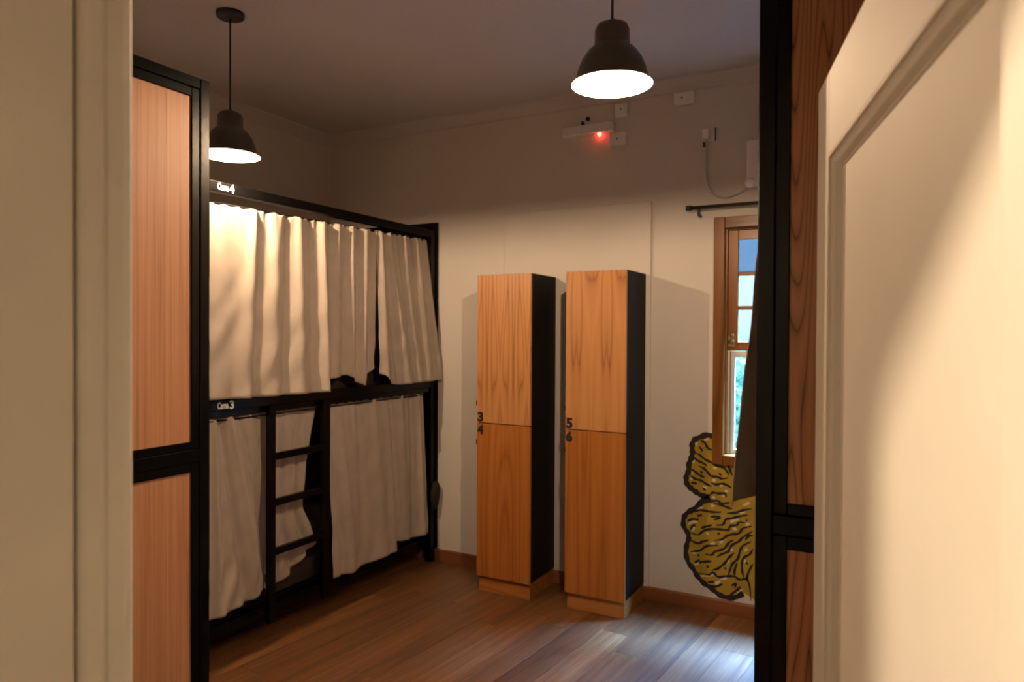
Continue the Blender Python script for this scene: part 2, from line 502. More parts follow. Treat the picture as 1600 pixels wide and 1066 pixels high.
for i in range(-6, 36):
    off = rr.uniform(0, PL)
    for j in range(-6, 2):
        x0, y0 = i * PW, j * PL + off
        poly, full = clip_plank(x0 + 0.0004, y0 + 0.0004, x0 + PW - 0.0004, y0 + PL - 0.0004)
        if poly is None: continue
        area = abs(sum(poly[k][0]*poly[(k+1) % len(poly)][1] - poly[(k+1) % len(poly)][0]*poly[k][1] for k in range(len(poly)))) / 2
        if area < 0.004: continue
        ymax = max(p[1] for p in poly)
        if ymax < -4.4: continue      # the hallway behind the viewer keeps the bare slab
        if full:
            o = bpy.data.objects.new('plank', plank_me); COL.objects.link(o)
            o.parent = floor
            o.rotation_euler = (0, 0, ANG); o.location = (x0*ca - y0*sa, x0*sa + y0*ca, 0)
        else:
            # a cut plank, in the same local frame so that its grain runs the same way
            bm = bmesh.new()
            loc = [((px*ca + py*sa) - x0, (-px*sa + py*ca) - y0) for px, py in poly]
            lo = [bm.verts.new((x, y, -0.006)) for x, y in loc]; hi = [bm.verts.new((x, y, 0.0)) for x, y in loc]
            n = len(loc)
            bm.faces.new(lo[::-1]); bm.faces.new(hi)
            for k in range(n): bm.faces.new((lo[k], lo[(k+1) % n], hi[(k+1) % n], hi[k]))
            o = finish(bm, 'plank', M_floor, floor, keep_world=False)
            o.rotation_euler = (0, 0, ANG); o.location = (x0*ca - y0*sa, x0*sa + y0*ca, 0)

# ---- cornices and baseboards
def sweep_profile(name, prof, a, b, inward, mat, label, cat):
    """prof: (out, z) points; the moulding runs from a to b (xy), out is measured along inward."""
    bm = bmesh.new()
    ra = [bm.verts.new((a[0] + inward[0]*o, a[1] + inward[1]*o, z)) for o, z in prof]
    rb = [bm.verts.new((b[0] + inward[0]*o, b[1] + inward[1]*o, z)) for o, z in prof]
    n = len(prof)
    for i in range(n):
        bm.faces.new((ra[i], ra[(i+1) % n], rb[(i+1) % n], rb[i]))
    bm.faces.new(ra); bm.faces.new(rb[::-1])
    return struct(finish(bm, name, mat), label, cat)
corn = [(0.0, H - 0.072), (0.008, H - 0.072), (0.010, H - 0.060), (0.018, H - 0.048), (0.034, H - 0.034), (0.050, H - 0.020), (0.062, H - 0.012), (0.064, H), (0.0, H)]
sweep_profile('trim_1', corn, (0, 0), (W, 0), (0, -1), M_ceil, 'pale cornice moulding along the top of the back wall', 'cornice')
sweep_profile('trim_2', corn, (0, 0), (0, D), (1, 0), M_ceil, 'pale cornice moulding along the top of the side wall above the curtained bunk', 'cornice')
sweep_profile('trim_3', corn, (W, 0), (W, D), (-1, 0), M_ceil, 'pale cornice moulding along the top of the wall by the white door', 'cornice')
sweep_profile('trim_4', corn, (0, D), (W, D), (0, 1), M_ceil, 'pale cornice moulding above the doorway wall', 'cornice')
bb = [(0.0, 0.0), (0.016, 0.0), (0.016, 0.072), (0.012, 0.080), (0.0, 0.080)]
sweep_profile('baseboard_back', bb, (0.0, 0), (W, 0), (0, -1), M_base, 'brown wooden baseboard below the lockers wall', 'baseboard')
sweep_profile('baseboard_left', bb, (0, 0), (0, D), (1, 0), M_base, 'brown wooden baseboard behind the curtained bunk', 'baseboard')
sweep_profile('baseboard_right', bb, (W, 0), (W, D), (-1, 0), M_base, 'brown wooden baseboard along the wall by the white door', 'baseboard')
sweep_profile('baseboard_front', bb, (0, D), (2.98, D), (0, 1), M_base, 'brown wooden baseboard beside the doorway', 'baseboard')

# ---- painted board closing an old opening in the back wall
bm = bmesh.new(); add_box(bm, (1.534, -0.020, 0.082), (2.534, 0.0, 2.392), 0.003)
struct(finish(bm, "door_2", M_wall), 'flush cream painted board closing an old doorway behind the lockers', 'wall panel')

# ================================================================== window
win = struct(empty('window_1', (3.38, 0.0, 0.86)), 'varnished brown sash window beside the yellow mural, dusk daylight outside', 'window')
wx0, wx1, wz0, wz1 = WIN
def casing(name, a, b, mat): return box(name, a, b, mat, win, 0.004)
casing('casing', (wx0 - 0.052, -0.022, wz0 - 0.045), (wx0 + 0.010, 0.02, wz1 + 0.052), M_cas)
casing('casing', (wx1 - 0.010, -0.022, wz0 - 0.045), (wx1 + 0.052, 0.02, wz1 + 0.052), M_cas)
casing('casing', (wx0 + 0.010, -0.021, wz1 - 0.012), (wx1 - 0.010, 0.02, wz1 + 0.051), M_casx)
casing('sill', (wx0 + 0.010, -0.026, wz0 - 0.045), (wx1 - 0.010, 0.12, wz0 + 0.012), M_casx)
# linings of the reveal
box('jamb', (wx0, 0.02, wz0), (wx0 + 0.018, 0.25, wz1), M_win, win)
box('jamb', (wx1 - 0.018, 0.02, wz0), (wx1, 0.25, wz1), M_win, win)
box('jamb', (wx0 + 0.018, 0.02, wz1 - 0.018), (wx1 - 0.018, 0.25, wz1), M_winx, win)
# upper sash, nearer the room, with a grid of panes
ux0, ux1, uz0, uz1 = wx0 + 0.018, wx1 - 0.018, 1.505, wz1 - 0.018
sash = box('upper_sash', (ux0, 0.045, uz0), (ux0 + 0.055, 0.080, uz1), M_win, win, 0.003)
box('stile', (ux1 - 0.055, 0.045, uz0), (ux1, 0.080, uz1), M_win, sash, 0.003)
box('rail', (ux0 + 0.055, 0.046, uz1 - 0.055), (ux1 - 0.055, 0.079, uz1), M_winx, sash, 0.003)
box('rail', (ux0 + 0.055, 0.046, uz0), (ux1 - 0.055, 0.079, uz0 + 0.052), M_winx, sash, 0.003)
gx0, gx1, gz0, gz1 = ux0 + 0.055, ux1 - 0.055, uz0 + 0.052, uz1 - 0.055
rows = [gz0 + (gz1 - gz0) * k / 3 for k in range(4)]
cols = [gx0 + (gx1 - gx0) * k / 4 for k in range(5)]
for k in (1, 2): box('glazing_bar', (gx0, 0.048, rows[k] - 0.012), (gx1, 0.077, rows[k] + 0.012), M_winx, sash, 0.003)
for k in (1, 2, 3): box('glazing_bar', (cols[k] - 0.011, 0.049, gz0), (cols[k] + 0.011, 0.076, gz1), M_win, sash, 0.003)
for a in range(3):
    for c in range(4):
        box('pane', (cols[c] + (0.006 if c else -0.004), 0.061, rows[a] + (0.006 if a else -0.004)), (cols[c+1] - (0.006 if c < 3 else -0.004), 0.064, rows[a+1] - (0.006 if a < 2 else -0.004)), M_glass, sash)
# catch on the meeting rail
lt = lathe('latch', [(0.0, 0), (0.017, 0), (0.017, 0.012), (0.008, 0.020), (0.008, 0.034), (0.013, 0.040), (0.013, 0.050), (0.0, 0.054)], (ux0 + 0.024, 0.036, 1.55), M_brass, win, 16)
box('latch_plate', (ux0 + 0.004, 0.040, 1.53), (ux0 + 0.044, 0.046, 1.60), M_brass, win, 0.001)
# lower sash, white aluminium, one large pane
lx0, lx1, lz0, lz1 = wx0 + 0.018, wx1 - 0.018, wz0 + 0.012, 1.503
ls = box('lower_sash', (lx0, 0.050, lz0), (lx0 + 0.040, 0.078, lz1), M_vinyl, win, 0.002)
box('stile', (lx1 - 0.040, 0.050, lz0), (lx1, 0.078, lz1), M_vinyl, ls, 0.002)
box('rail', (lx0 + 0.040, 0.051, lz0), (lx1 - 0.040, 0.077, lz0 + 0.028), M_vinyl, ls, 0.002)
box('rail', (lx0 + 0.040, 0.051, lz1 - 0.035), (lx1 - 0.040, 0.077, lz1), M_vinyl, ls, 0.002)
box('seal', (lx0 + 0.012, 0.044, lz0 + 0.01), (lx0 + 0.020, 0.051, lz1), M_grey, ls)
box('pane', (lx0 + 0.038, 0.062, lz0 + 0.026), (lx1 - 0.038, 0.066, lz1 - 0.033), M_glass, ls)
# hedge outside
hr = random.Random(11)
vs, fs = [], []
for k in range(7000):
    x = hr.uniform(1.2, 6.2); y = 1.40 + min(0.30, abs(hr.gauss(0, 0.10))); z = hr.uniform(0.0, 1.57)
    a = Vector((hr.gauss(0, 1), hr.gauss(0, 1) - 0.6, hr.gauss(0, 1) + 0.5)).normalized()
    t = a.cross(Vector((hr.gauss(0, 1), hr.gauss(0, 1), hr.gauss(0, 1)))).normalized()
    b = a.cross(t)
    L_, w_ = hr.uniform(0.025, 0.05), hr.uniform(0.014, 0.024)
    p = Vector((x, y, z)); i = len(vs)
    vs += [p - t*L_, p + b*w_ + a*0.004, p + t*L_, p - b*w_ + a*0.004]
    fs.append((i, i+1, i+2, i+3))
me = bpy.data.meshes.new('hedge_leaves'); me.from_pydata([tuple(v) for v in vs], [], fs)
hedge = link('hedge', me, M_leaf)
tag(hedge, 'pale green leafy hedge seen outside through the lower window pane', 'hedge', None, 'stuff')
box('hedge_core', (1.2, 1.55, 0.0), (6.2, 1.77, 1.5), M_leaf, hedge)
M_opp = paint('pale_render', (0.21, 0.160, 0.105), 0.8, 0.05, 2, 0.1, 60)
M_band = paint('grey_cladding', (0.016, 0.0085, 0.0040), 0.7, 0.05, 3, 0.1, 60)
opp = struct(box('wall_opposite', (-3, 1.80, -0.02), (9, 2.0, 4.1), M_opp), 'pale wall of the building across the narrow yard, seen through the window panes', 'wall')
box('cladding_band', (-3, 1.785, 2.10), (9, 1.80, 2.75), M_band, opp)
struct(box('ground', (-4, 0.26, -0.3), (10, 9, -0.02), M_band), 'dark paved yard outside the window', 'ground')

# curtain rod over the window
rod = tag(empty('curtain_rod', (2.80, -0.05, 2.30)), 'thin black curtain rod above the brown window', 'curtain rod')
tube('rod', [(2.775, -0.055, 2.325), (3.97, -0.055, 2.325)], 0.010, M_rubber, rod, 12)
for x in (2.765, 3.965):
    tube('finial', [(x - 0.012, -0.055, 2.325), (x + 0.020, -0.055, 2.325)], 0.015, M_rubber, rod, 14)
for x in (2.825, 3.93):
    bm = bmesh.new(); add_box(bm, (x - 0.007, -0.058, 2.275), (x + 0.007, -0.050, 2.322), 0.001); add_box(bm, (x - 0.007, -0.052, 2.275), (x + 0.007, 0.0, 2.285), 0.001)
    finish(bm, 'bracket', M_rubber, rod)

# ================================================================== doorway: lining, and the open door
jam = struct(empty('trim_6', (3.06, -3.75, 0)), 'cream painted door lining and stop at the left edge of the doorway, close and blurred', 'door frame')
JX = 3.088
prism('stop', [(DX0, HY - 0.02), (JX, HY - 0.02), (JX + 0.0, -3.713), (JX - 0.002, -3.711), (JX - 0.010, -3.711), (DX0, -3.711)], 0, DZ, M_jamb, jam)
prism('lining', [(DX0, -3.7105), (JX - 0.012, -3.7105), (JX - 0.012, -3.7065), (JX - 0.003, -3.7065), (JX - 0.0008, -3.704), (JX + 0.001, -3.7), (JX + 0.001, -3.686), (JX - 0.001, -3.682), (JX - 0.004, -3.6815), (DX0, -3.6815)], 0, DZ, M_jamb, jam)
prism('architrave', [(DX0 - 0.06, -3.6595), (DX0, -3.6595), (DX0, -3.6812), (JX - 0.004, -3.6812), (JX - 0.003, -3.678), (JX - 0.001, -3.676), (JX, -3.66), (JX - 0.001, -3.652), (JX - 0.004, -3.648), (DX0 - 0.055, -3.644), (DX0 - 0.06, -3.648)], 0, DZ + 0.05, M_jamb, jam)
jr = struct(empty('trim_7', (3.92, -3.75, 0)), 'cream painted door lining on the hinge side of the doorway', 'door frame')
prism('lining', [(DX1, HY - 0.02), (3.905, HY - 0.02), (3.905, -3.71), (3.912, -3.71), (3.912, D - 0.002), (DX1, D - 0.002)], 0, DZ, M_jamb, jr)
hd = struct(box('trim_8', (JX, HY - 0.02, 2.012), (3.905, D + 0.002, DZ), M_jamb), 'cream painted head lining over the doorway', 'door frame')

# door: local x from free edge (0) to hinge (DW), local y = thickness away from the viewer
DW, DH, DT = 0.835, 1.995, 0.040
drx, dry = 0.232, -0.973
door = struct(empty('door_1', (3.690, -2.852, 0.005), math.atan2(dry, drx)), 'white panelled door standing open into the room at the right, lit from the hallway', 'door')
def dbox(name, a, b, mat=M_white, parent=door, bevel=0.0015):
    return box(name, a, b, mat, parent, bevel, 2, keep_world=False)
S, TR = 0.098, 0.128
# the face towards the viewer is local -y (left of travel)... decided by sign FS
FS = -1.0
def Y(d): return FS * d          # d measured from the visible face back into the door: 0 .. -DT
def door_piece(name, x0, x1, z0, z1):
    return dbox(name, (x0, 0, z0), (x1, -FS * DT, z1))
door_piece('stile', 0, S, 0, DH)
door_piece('stile', DW - S, DW, 0, DH)
door_piece('top_rail', S, DW - S, DH - TR, DH)
door_piece('lock_rail', S, DW - S, 0.74, 0.90)
door_piece('bottom_rail', S, DW - S, 0, 0.20)
def rect_loft(name, x0, x1, z0, z1, prof, mat, parent, yf):
    bm = bmesh.new(); loops = []
    for ins, dep in prof:
        y = yf(dep)
        loops.append([bm.verts.new(v) for v in ((x0+ins, y, z0+ins), (x1-ins, y, z0+ins), (x1-ins, y, z1-ins), (x0+ins, y, z1-ins))])
    for A, B in zip(loops, loops[1:]):
        for k in range(4): bm.faces.new((A[k], A[(k+1) % 4], B[(k+1) % 4], B[k]))
    return finish(bm, name, mat, parent, keep_world=False)
mould = [(-0.002, 0.004), (0.0, 0.0), (0.003, 0.0), (0.005, 0.004), (0.008, 0.0045), (0.014, 0.008), (0.020, 0.0145), (0.022, 0.0145), (0.024, 0.017), (0.030, 0.017)]
for z0, z1 in ((0.90, DH - TR), (0.20, 0.74)):
    p = dbox('panel', (S - 0.004, -FS * 0.0165, z0 - 0.004), (DW - S + 0.004, -FS * 0.0245, z1 + 0.004), bevel=0.0)
    rect_loft('moulding', S, DW - S, z0, z1, mould, M_white, p, lambda d: -FS * d)
    rect_loft('moulding', S, DW - S, z0, z1, mould, M_white, p, lambda d: -FS * (DT - d))
for z in (0.25, 1.0, 1.75):
    bm = bmesh.new(); add_tube(bm, [(DW + 0.006, -FS*DT - 0.006*FS, z - 0.045), (DW + 0.006, -FS*DT - 0.006*FS, z + 0.045)], 0.006, 10)
    finish(bm, 'hinge', M_brass, door, keep_world=False)

# ================================================================== lockers
def locker(x0, x1, labels, nums, label):
    y0, zt, zp = -0.374, 1.958, 0.098
    t = tag(empty('locker', ((x0 + x1) / 2, (y0 - 0.016) / 2, 0)), label, 'locker', 'tall two-door lockers on the back wall')
    bm = bmesh.new(); add_box(bm, (x0 + 0.001, y0 + 0.019, zp), (x1 - 0.001, -0.0165, zt), 0.0015)
    finish(bm, 'body', M_locker, t)
    zs = 1.045
    dv = []
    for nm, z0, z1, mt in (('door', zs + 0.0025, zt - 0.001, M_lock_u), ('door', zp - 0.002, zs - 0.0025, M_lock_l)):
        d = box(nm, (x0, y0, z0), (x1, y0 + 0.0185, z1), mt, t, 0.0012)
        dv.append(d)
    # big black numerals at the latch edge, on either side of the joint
    for d, n, za, zb in ((dv[0], nums[0], zs + 0.006, zs + 0.068), (dv[1], nums[1], zs - 0.072, zs - 0.010)):
        me = text_mesh(n, 0.1, 0.0006, 0.0055)
        fit_text(me, 0.004, 0.046, za, zb, (x0, y0 - 0.0001, 0), (1, 0, 0), (0, 0, 1), (0, -1, 0))
        tag(link('number', me, M_rubber, d), 'black numeral ' + n)
    pl = bmesh.new(); add_box(pl, (x0 + 0.010, y0 + 0.016, 0.0), (x1 - 0.004, -0.017, zp - 0.0005), 0.0015)
    finish(pl, 'plinth', M_plinth, t)
    for z in (1.165, 0.925):
        bm = bmesh.new(); add_box(bm, (x0 - 0.010, y0 + 0.003, z - 0.016), (x0 + 0.0008, y0 + 0.012, z + 0.016), 0.002)
        finish(bm, 'latch', M_rubber, t)
    return t
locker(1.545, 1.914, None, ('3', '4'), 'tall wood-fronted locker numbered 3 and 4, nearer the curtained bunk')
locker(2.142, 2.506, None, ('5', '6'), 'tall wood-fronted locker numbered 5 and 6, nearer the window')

# ================================================================== bunk beds
def mapper(org, dl, dw):
    o = Vector((org[0], org[1], 0)); dl = Vector((dl[0], dl[1], 0)); dw = Vector((dw[0], dw[1], 0))
    return lambda l, w, z: o + dl * l + dw * w + Vector((0, 0, z))

def frame_box(P, name, a, b, mat, parent, bevel=0.002):
    return box(name, P(*a), P(*b), mat, parent, bevel)

def panelled_bunk(org, dl, dw, L, Wd, panel_mat, label, group=None):
    """bunk with a panelled end at l=0: 30 mm tubes, an inner frame and two wood panels."""
    P = mapper(org, dl, dw)
    c = P(L/2, Wd/2, 0)
    t = tag(empty('bunk_bed', c), label, 'bunk bed', group)
    T, top = 0.030, 2.315
    for l in (0, L - T):
        for w in (0, Wd - T):
            frame_box(P, 'post', (l, w, 0), (l + T, w + T, top), M_metal, t)
    for zname, z0, z1 in (('top_rail', top - T, top), ('bed_rail', 1.231, 1.267), ('bottom_rail', 0.17, 0.20)):
        for w in (0.001, Wd - T + 0.001):
            frame_box(P, zname, (T, w, z0), (L - T, w + T - 0.002, z1), M_metal, t)
        for l in (0.001, L - T + 0.001):
            frame_box(P, zname, (l, T, z0), (l + T - 0.002, Wd - T, z1), M_metal, t)
    for l0, sgn in ((0.004, 1), (L - 0.004, -1)):
        for z0, z1 in ((1.2685, top - T - 0.001), (0.201, 1.2295)):
            f = 0.0255
            fr = frame_box(P, 'panel_frame', (l0, T + 0.001, z0), (l0 + sgn * 0.022, T + f, z1), M_metal, t, 0.0015)
            frame_box(P, 'stile', (l0, Wd - T - f, z0), (l0 + sgn * 0.022, Wd - T - 0.001, z1), M_metal, fr, 0.0015)
            frame_box(P, 'rail', (l0, T + f, z0), (l0 + sgn * 0.022, Wd - T - f, z0 + 0.021), M_metal, fr, 0.0015)
            frame_box(P, 'rail', (l0, T + f, z1 - f), (l0 + sgn * 0.022, Wd - T - f, z1), M_metal, fr, 0.0015)
            frame_box(P, 'wood_panel', (l0 + sgn * 0.006, T + f - 0.003, z0 + 0.018), (l0 + sgn * 0.015, Wd - T - f + 0.003, z1 - f + 0.003), panel_mat, t, 0.0)
    for z in (1.20, 0.255):
        frame_box(P, 'bed_base', (T, T, z), (L - T, Wd - T, z + 0.03), M_metal, t)
    return t, P

def mattress(P, L, Wd, z, label, T=0.03, mat=None):
    bm = bmesh.new()
    a, b = P(T + 0.03, T + 0.03, z), P(L - T - 0.03, Wd - T - 0.015, z + 0.14)
    add_box(bm, a, b, 0.03, 3)
    o = finish(bm, 'mattress', mat or M_sheet, None, True)
    return tag(o, label, 'mattress', 'mattresses in the bunks')

_, P_nl = panelled_bunk((2.075, -2.746), (-1, 0), (0, -1), 2.03, 0.885, M_panel_l, 'black metal bunk bed with pale cherry wood end panels, close at left')
mattress(P_nl, 2.03, 0.885, 1.232, 'white mattress on the upper level of the pale-panelled bunk by the doorway')
mattress(P_nl, 2.03, 0.885, 0.287, 'white mattress on the lower level of the pale-panelled bunk by the doorway')
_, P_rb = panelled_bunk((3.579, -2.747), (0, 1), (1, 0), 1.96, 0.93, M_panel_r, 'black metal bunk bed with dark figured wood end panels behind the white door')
mattress(P_rb, 1.96, 0.93, 1.232, 'white mattress on the upper level of the dark-panelled bunk behind the white door')
mattress(P_rb, 1.96, 0.93, 0.287, 'white mattress on the lower level of the dark-panelled bunk behind the white door')

# the curtained bunk along the side wall
FX, FY0, FL, FW = 0.99, -1.93, 1.908, 0.965
P_fb = mapper((FX, FY0), (0, 1), (-1, 0))
fb = tag(empty('bunk_bed', P_fb(FL/2, FW/2, 0)), 'black metal bunk bed with beige curtains and a ladder along the side wall', 'bunk bed')
T = 0.05
for l in (0, FL - T):
    for w in (0, FW - T):
        frame_box(P_fb, 'post', (l, w, 0), (l + T, w + T, 2.312), M_metal, fb)
for w in (0.001, FW - T + 0.001):
    frame_box(P_fb, 'top_rail', (T, w, 2.264), (FL - T, w + T - 0.002, 2.312), M_metal, fb)
    frame_box(P_fb, 'bed_rail', (T, w, 1.222), (FL - T, w + T - 0.002, 1.272), M_metal, fb)
    frame_box(P_fb, 'lower_bed_rail', (T, w + 0.010, 1.188), (FL - T, w + T - 0.010, 1.221), M_metal, fb)
    frame_box(P_fb, 'bottom_rail', (T, w + 0.055 * (w < 0.1), 0.115), (FL - T, w + 0.055 * (w < 0.1) + 0.03, 0.165), M_metal, fb)
for l in (0.001, FL - T + 0.001):
    for z0, z1 in ((2.264, 2.312), (1.222, 1.272), (0.115, 0.165)):
        frame_box(P_fb, 'end_rail', (l, T, z0), (l + T - 0.002, FW - T, z1), M_metal, fb)
frame_box(P_fb, 'end_board', (FL + 0.002, -0.012, 0.09), (FL + 0.019, FW - 0.02, 2.372), M_metal, fb)
for z0, z1 in ((1.273, 2.263), (0.166, 1.22)):
    frame_box(P_fb, 'wood_panel', (0.015, T, z0), (0.025, FW - T, z1), M_panel_l, fb, 0.0)
for z in (1.19, 0.16):
    frame_box(P_fb, 'bed_base', (T, T + 0.036, z), (FL - T, FW - T, z + 0.03), M_metal, fb)
# curtain wires
tube('curtain_wire', [(FX - 0.028, FY0 + T, 2.215), (FX - 0.028, FY0 + FL - T, 2.235)], 0.004, M_metal, fb, 8)
tube('curtain_wire', [(FX - 0.025, FY0 + T, 1.172), (FX - 0.025, FY0 + FL - T, 1.172)], 0.004, M_metal, fb, 8)
# ladder
lad = box('ladder', (FX, -1.545, 0.105), (FX + 0.03, -1.503, 1.219), M_metal, fb, 0.002)
box('side_rail', (FX, -1.157, 0.105), (FX + 0.03, -1.103, 1.219), M_metal, lad, 0.002)
for z in (0.958, 0.720, 0.465):
    box('rung', (FX + 0.003, -1.504, z - 0.018), (FX + 0.027, -1.156, z + 0.018), M_metal, lad, 0.002)
# bed names on the rails
for txt, z in (('Cama 4', 2.290), ('Cama 3', 1.247)):
    word, dig = txt.split()
    sg = None
    for s, a, b, h in ((word, -1.838, -1.775, 0.017), (dig, -1.768, -1.742, 0.021)):
        me = text_mesh(s, 0.1, 0.0005, 0.0035)
        fit_text(me, a, b, -h, h, (FX + 0.0002, 0, z), (0, 1, 0), (0, 0, 1), (1, 0, 0))
        o = link('lettering', me, M_vinyl, fb)
        tag(o, 'small white lettering ' + s)
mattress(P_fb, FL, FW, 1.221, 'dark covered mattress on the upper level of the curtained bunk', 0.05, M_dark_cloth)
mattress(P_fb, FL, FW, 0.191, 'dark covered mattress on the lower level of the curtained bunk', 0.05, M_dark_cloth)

# blankets showing where the curtains part
def blanket(name, pts, r, label, grp=None):
    """soft crumpled bundle: bumpy ellipsoid."""
    (cx, cy, cz), (rx, ry, rz) = pts, r
    bm = bmesh.new()
    bmesh.ops.create_icosphere(bm, subdivisions=4, radius=1.0)
    rn = random.Random(hash(name + label) % 1000 if False else len(label))
    ph = [rn.uniform(0, 6) for _ in range(8)]
    for v in bm.verts:
        x, y, z = v.co
        k = 1 + 0.06*math.sin(5*x + ph[0] + 3*z) + 0.05*math.sin(7*y + ph[1] + 4*x) + 0.04*math.sin(9*z + ph[2] + 5*y)
        v.co = Vector((cx + rx*x*k, cy + ry*y*k, cz + rz*max(z, -0.75)*k))
    o = finish(bm, name, M_dark_cloth, None, True)
    return tag(o, label, 'blanket')
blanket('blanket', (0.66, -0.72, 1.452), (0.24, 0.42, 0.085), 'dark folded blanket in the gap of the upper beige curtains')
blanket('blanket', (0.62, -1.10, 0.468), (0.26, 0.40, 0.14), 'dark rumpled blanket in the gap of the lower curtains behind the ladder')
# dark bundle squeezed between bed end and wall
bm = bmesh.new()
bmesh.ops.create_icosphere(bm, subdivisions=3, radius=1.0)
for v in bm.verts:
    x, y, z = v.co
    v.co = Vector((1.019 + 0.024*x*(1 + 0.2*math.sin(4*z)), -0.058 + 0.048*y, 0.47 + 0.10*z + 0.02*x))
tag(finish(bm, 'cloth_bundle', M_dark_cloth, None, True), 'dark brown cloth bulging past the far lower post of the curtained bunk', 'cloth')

# ================================================================== curtains
def curtain(label, dS, dO, base, top, bot, ztop, zbot, folds, out, mat=M_curt, nu=180, nv=70, gather=0.006, seed=1, edge=None, group='beige bunk curtains', wr=1.0):
    dS = Vector((dS[0], dS[1], 0)); dO = Vector((dO[0], dO[1], 0)); base = Vector((base[0], base[1], 0))
    rn = random.Random(seed)
    gp = [(rn.uniform(50, 90), rn.uniform(0, 6)), (rn.uniform(100, 150), rn.uniform(0, 6)), (rn.uniform(24, 40), rn.uniform(0, 6))]
    wk = [(rn.uniform(4, 9), rn.uniform(5, 11), rn.uniform(0, 6)) for _ in range(5)]
    vs, fs = [], []
    width = abs(top[1] - top[0])
    for j in range(nv + 1):
        v = j / nv
        for i in range(nu + 1):
            u = i / nu
            st = top[0] + (top[1] - top[0]) * u; sb = bot[0] + (bot[1] - bot[0]) * u
            s = st + (sb - st) * (v ** 1.1)
            if edge: s += edge(u, v)
            zt = ztop(u) if callable(ztop) else ztop
            z = zt + (zbot(u) - zt) * v
            o = out(u, v)
            for ut, ub, wd, at, ab in folds:
                uc = ut + (ub - ut) * v
                a = at + (ab - at) * v
                w_ = wd * (0.6 + 0.6 * v)
                o += a * math.exp(-((u - uc) / w_) ** 2)
            g = math.exp(-v * 9.0)
            o += gather * g * (math.sin(gp[0][0]*u*width + gp[0][1]) * 0.6 + math.sin(gp[1][0]*u*width + gp[1][1]) * 0.5)
            o += 0.003 * math.sin(gp[2][0]*u*width + gp[2][1] + 1.5*v)
            for a_, b_, c_2 in wk:
                o += 0.0012 * wr * math.sin(a_*u*6 + b_*v*3 + c_2) * v
            z += 0.004 * g * math.sin(gp[1][0]*u*width*0.8 + 1.0) * (v < 0.02)
            p = base + dS * s + dO * o
            vs.append((p.x, p.y, z))
    for j in range(nv):
        for i in range(nu):
            a = j*(nu+1) + i
            fs.append((a, a+1, a+nu+2, a+nu+1))
    me = bpy.data.meshes.new('curtain'); me.from_pydata(vs, [], fs)
    for p in me.polygons: p.use_smooth = True
    o = link('bunk_curtain', me, mat)
    sd = o.modifiers.new('cloth_thickness', 'SOLIDIFY'); sd.thickness = 0.0022; sd.offset = 0
    return tag(o, label, 'curtain', group)

def lerp_pts(pts):
    def f(u):
        if u <= pts[0][0]: return pts[0][1]
        for (a, za), (b, zb) in zip(pts, pts[1:]):
            if u <= b:
                t = (u - a) / (b - a); return za + (zb - za) * t
        return pts[-1][1]
    return f

E_Y, E_X = (0, 1), (1, 0)
# upper front, near half: broad panel then a pushed-back fold with a lifted hem
zb = lerp_pts([(0, 1.284), (0.2, 1.276), (0.60, 1.268), (0.645, 1.268), (0.665, 1.335), (0.80, 1.350), (0.88, 1.300), (0.92, 1.278), (0.95, 1.330), (1, 1.38)])
foldsA = [(0.05, 0.04, 0.05, 0.004, 0.012), (0.215, 0.16, 0.030, 0.020, 0.028), (0.25, 0.23, 0.020, -0.010, -0.022),
          (0.335, 0.30, 0.040, 0.016, 0.020), (0.40, 0.385, 0.018, -0.014, -0.020), (0.46, 0.47, 0.034, 0.018, 0.026),
          (0.535, 0.555, 0.020, -0.012, -0.016), (0.60, 0.63, 0.026, 0.020, 0.034), (0.655, 0.66, 0.013, -0.040, -0.052),
          (0.71, 0.71, 0.030, 0.016, 0.022), (0.765, 0.775, 0.014, -0.018, -0.024), (0.81, 0.83, 0.020, 0.018, 0.026),
          (0.86, 0.87, 0.012, -0.018, -0.022), (0.91, 0.92, 0.016, 0.018, 0.020), (0.96, 0.965, 0.014, -0.02, -0.018)]
curtain('beige upper bunk curtain under the hanging lamp, hem lifted at its far side', E_Y, E_X, (FX - 0.020, 0),
        (-1.868, -0.640), (-1.915, -0.690), lambda u: 2.205 + 0.028*u, zb, foldsA, lambda u, v: 0.052 * v * (1 - 0.6 * (u > 0.66)), seed=2, gather=0.007)
zb = lerp_pts([(0, 1.345), (0.06, 1.335), (0.16, 1.275), (0.3, 1.264), (1, 1.272)])
foldsB = [(0.05, 0.10, 0.05, 0.020, 0.020), (0.13, 0.30, 0.03, -0.018, -0.020), (0.22, 0.45, 0.05, 0.016, 0.014), (0.40, 0.55, 0.03, -0.012, -0.010),
          (0.52, 0.62, 0.05, 0.010, 0.012), (0.66, 0.72, 0.03, -0.012, -0.012), (0.78, 0.80, 0.04, 0.008, 0.012), (0.90, 0.90, 0.03, -0.010, -0.012)]
curtain('beige curtain at the far end of the upper bunk, nearest the corner', E_Y, E_X, (FX - 0.020, 0),
        (-0.640, -0.105), (-0.665, -0.020), lambda u: 2.232 + 0.008*u, zb, foldsB, lambda u, v: (0.045 + 0.030*u) * v, seed=5, gather=0.005)
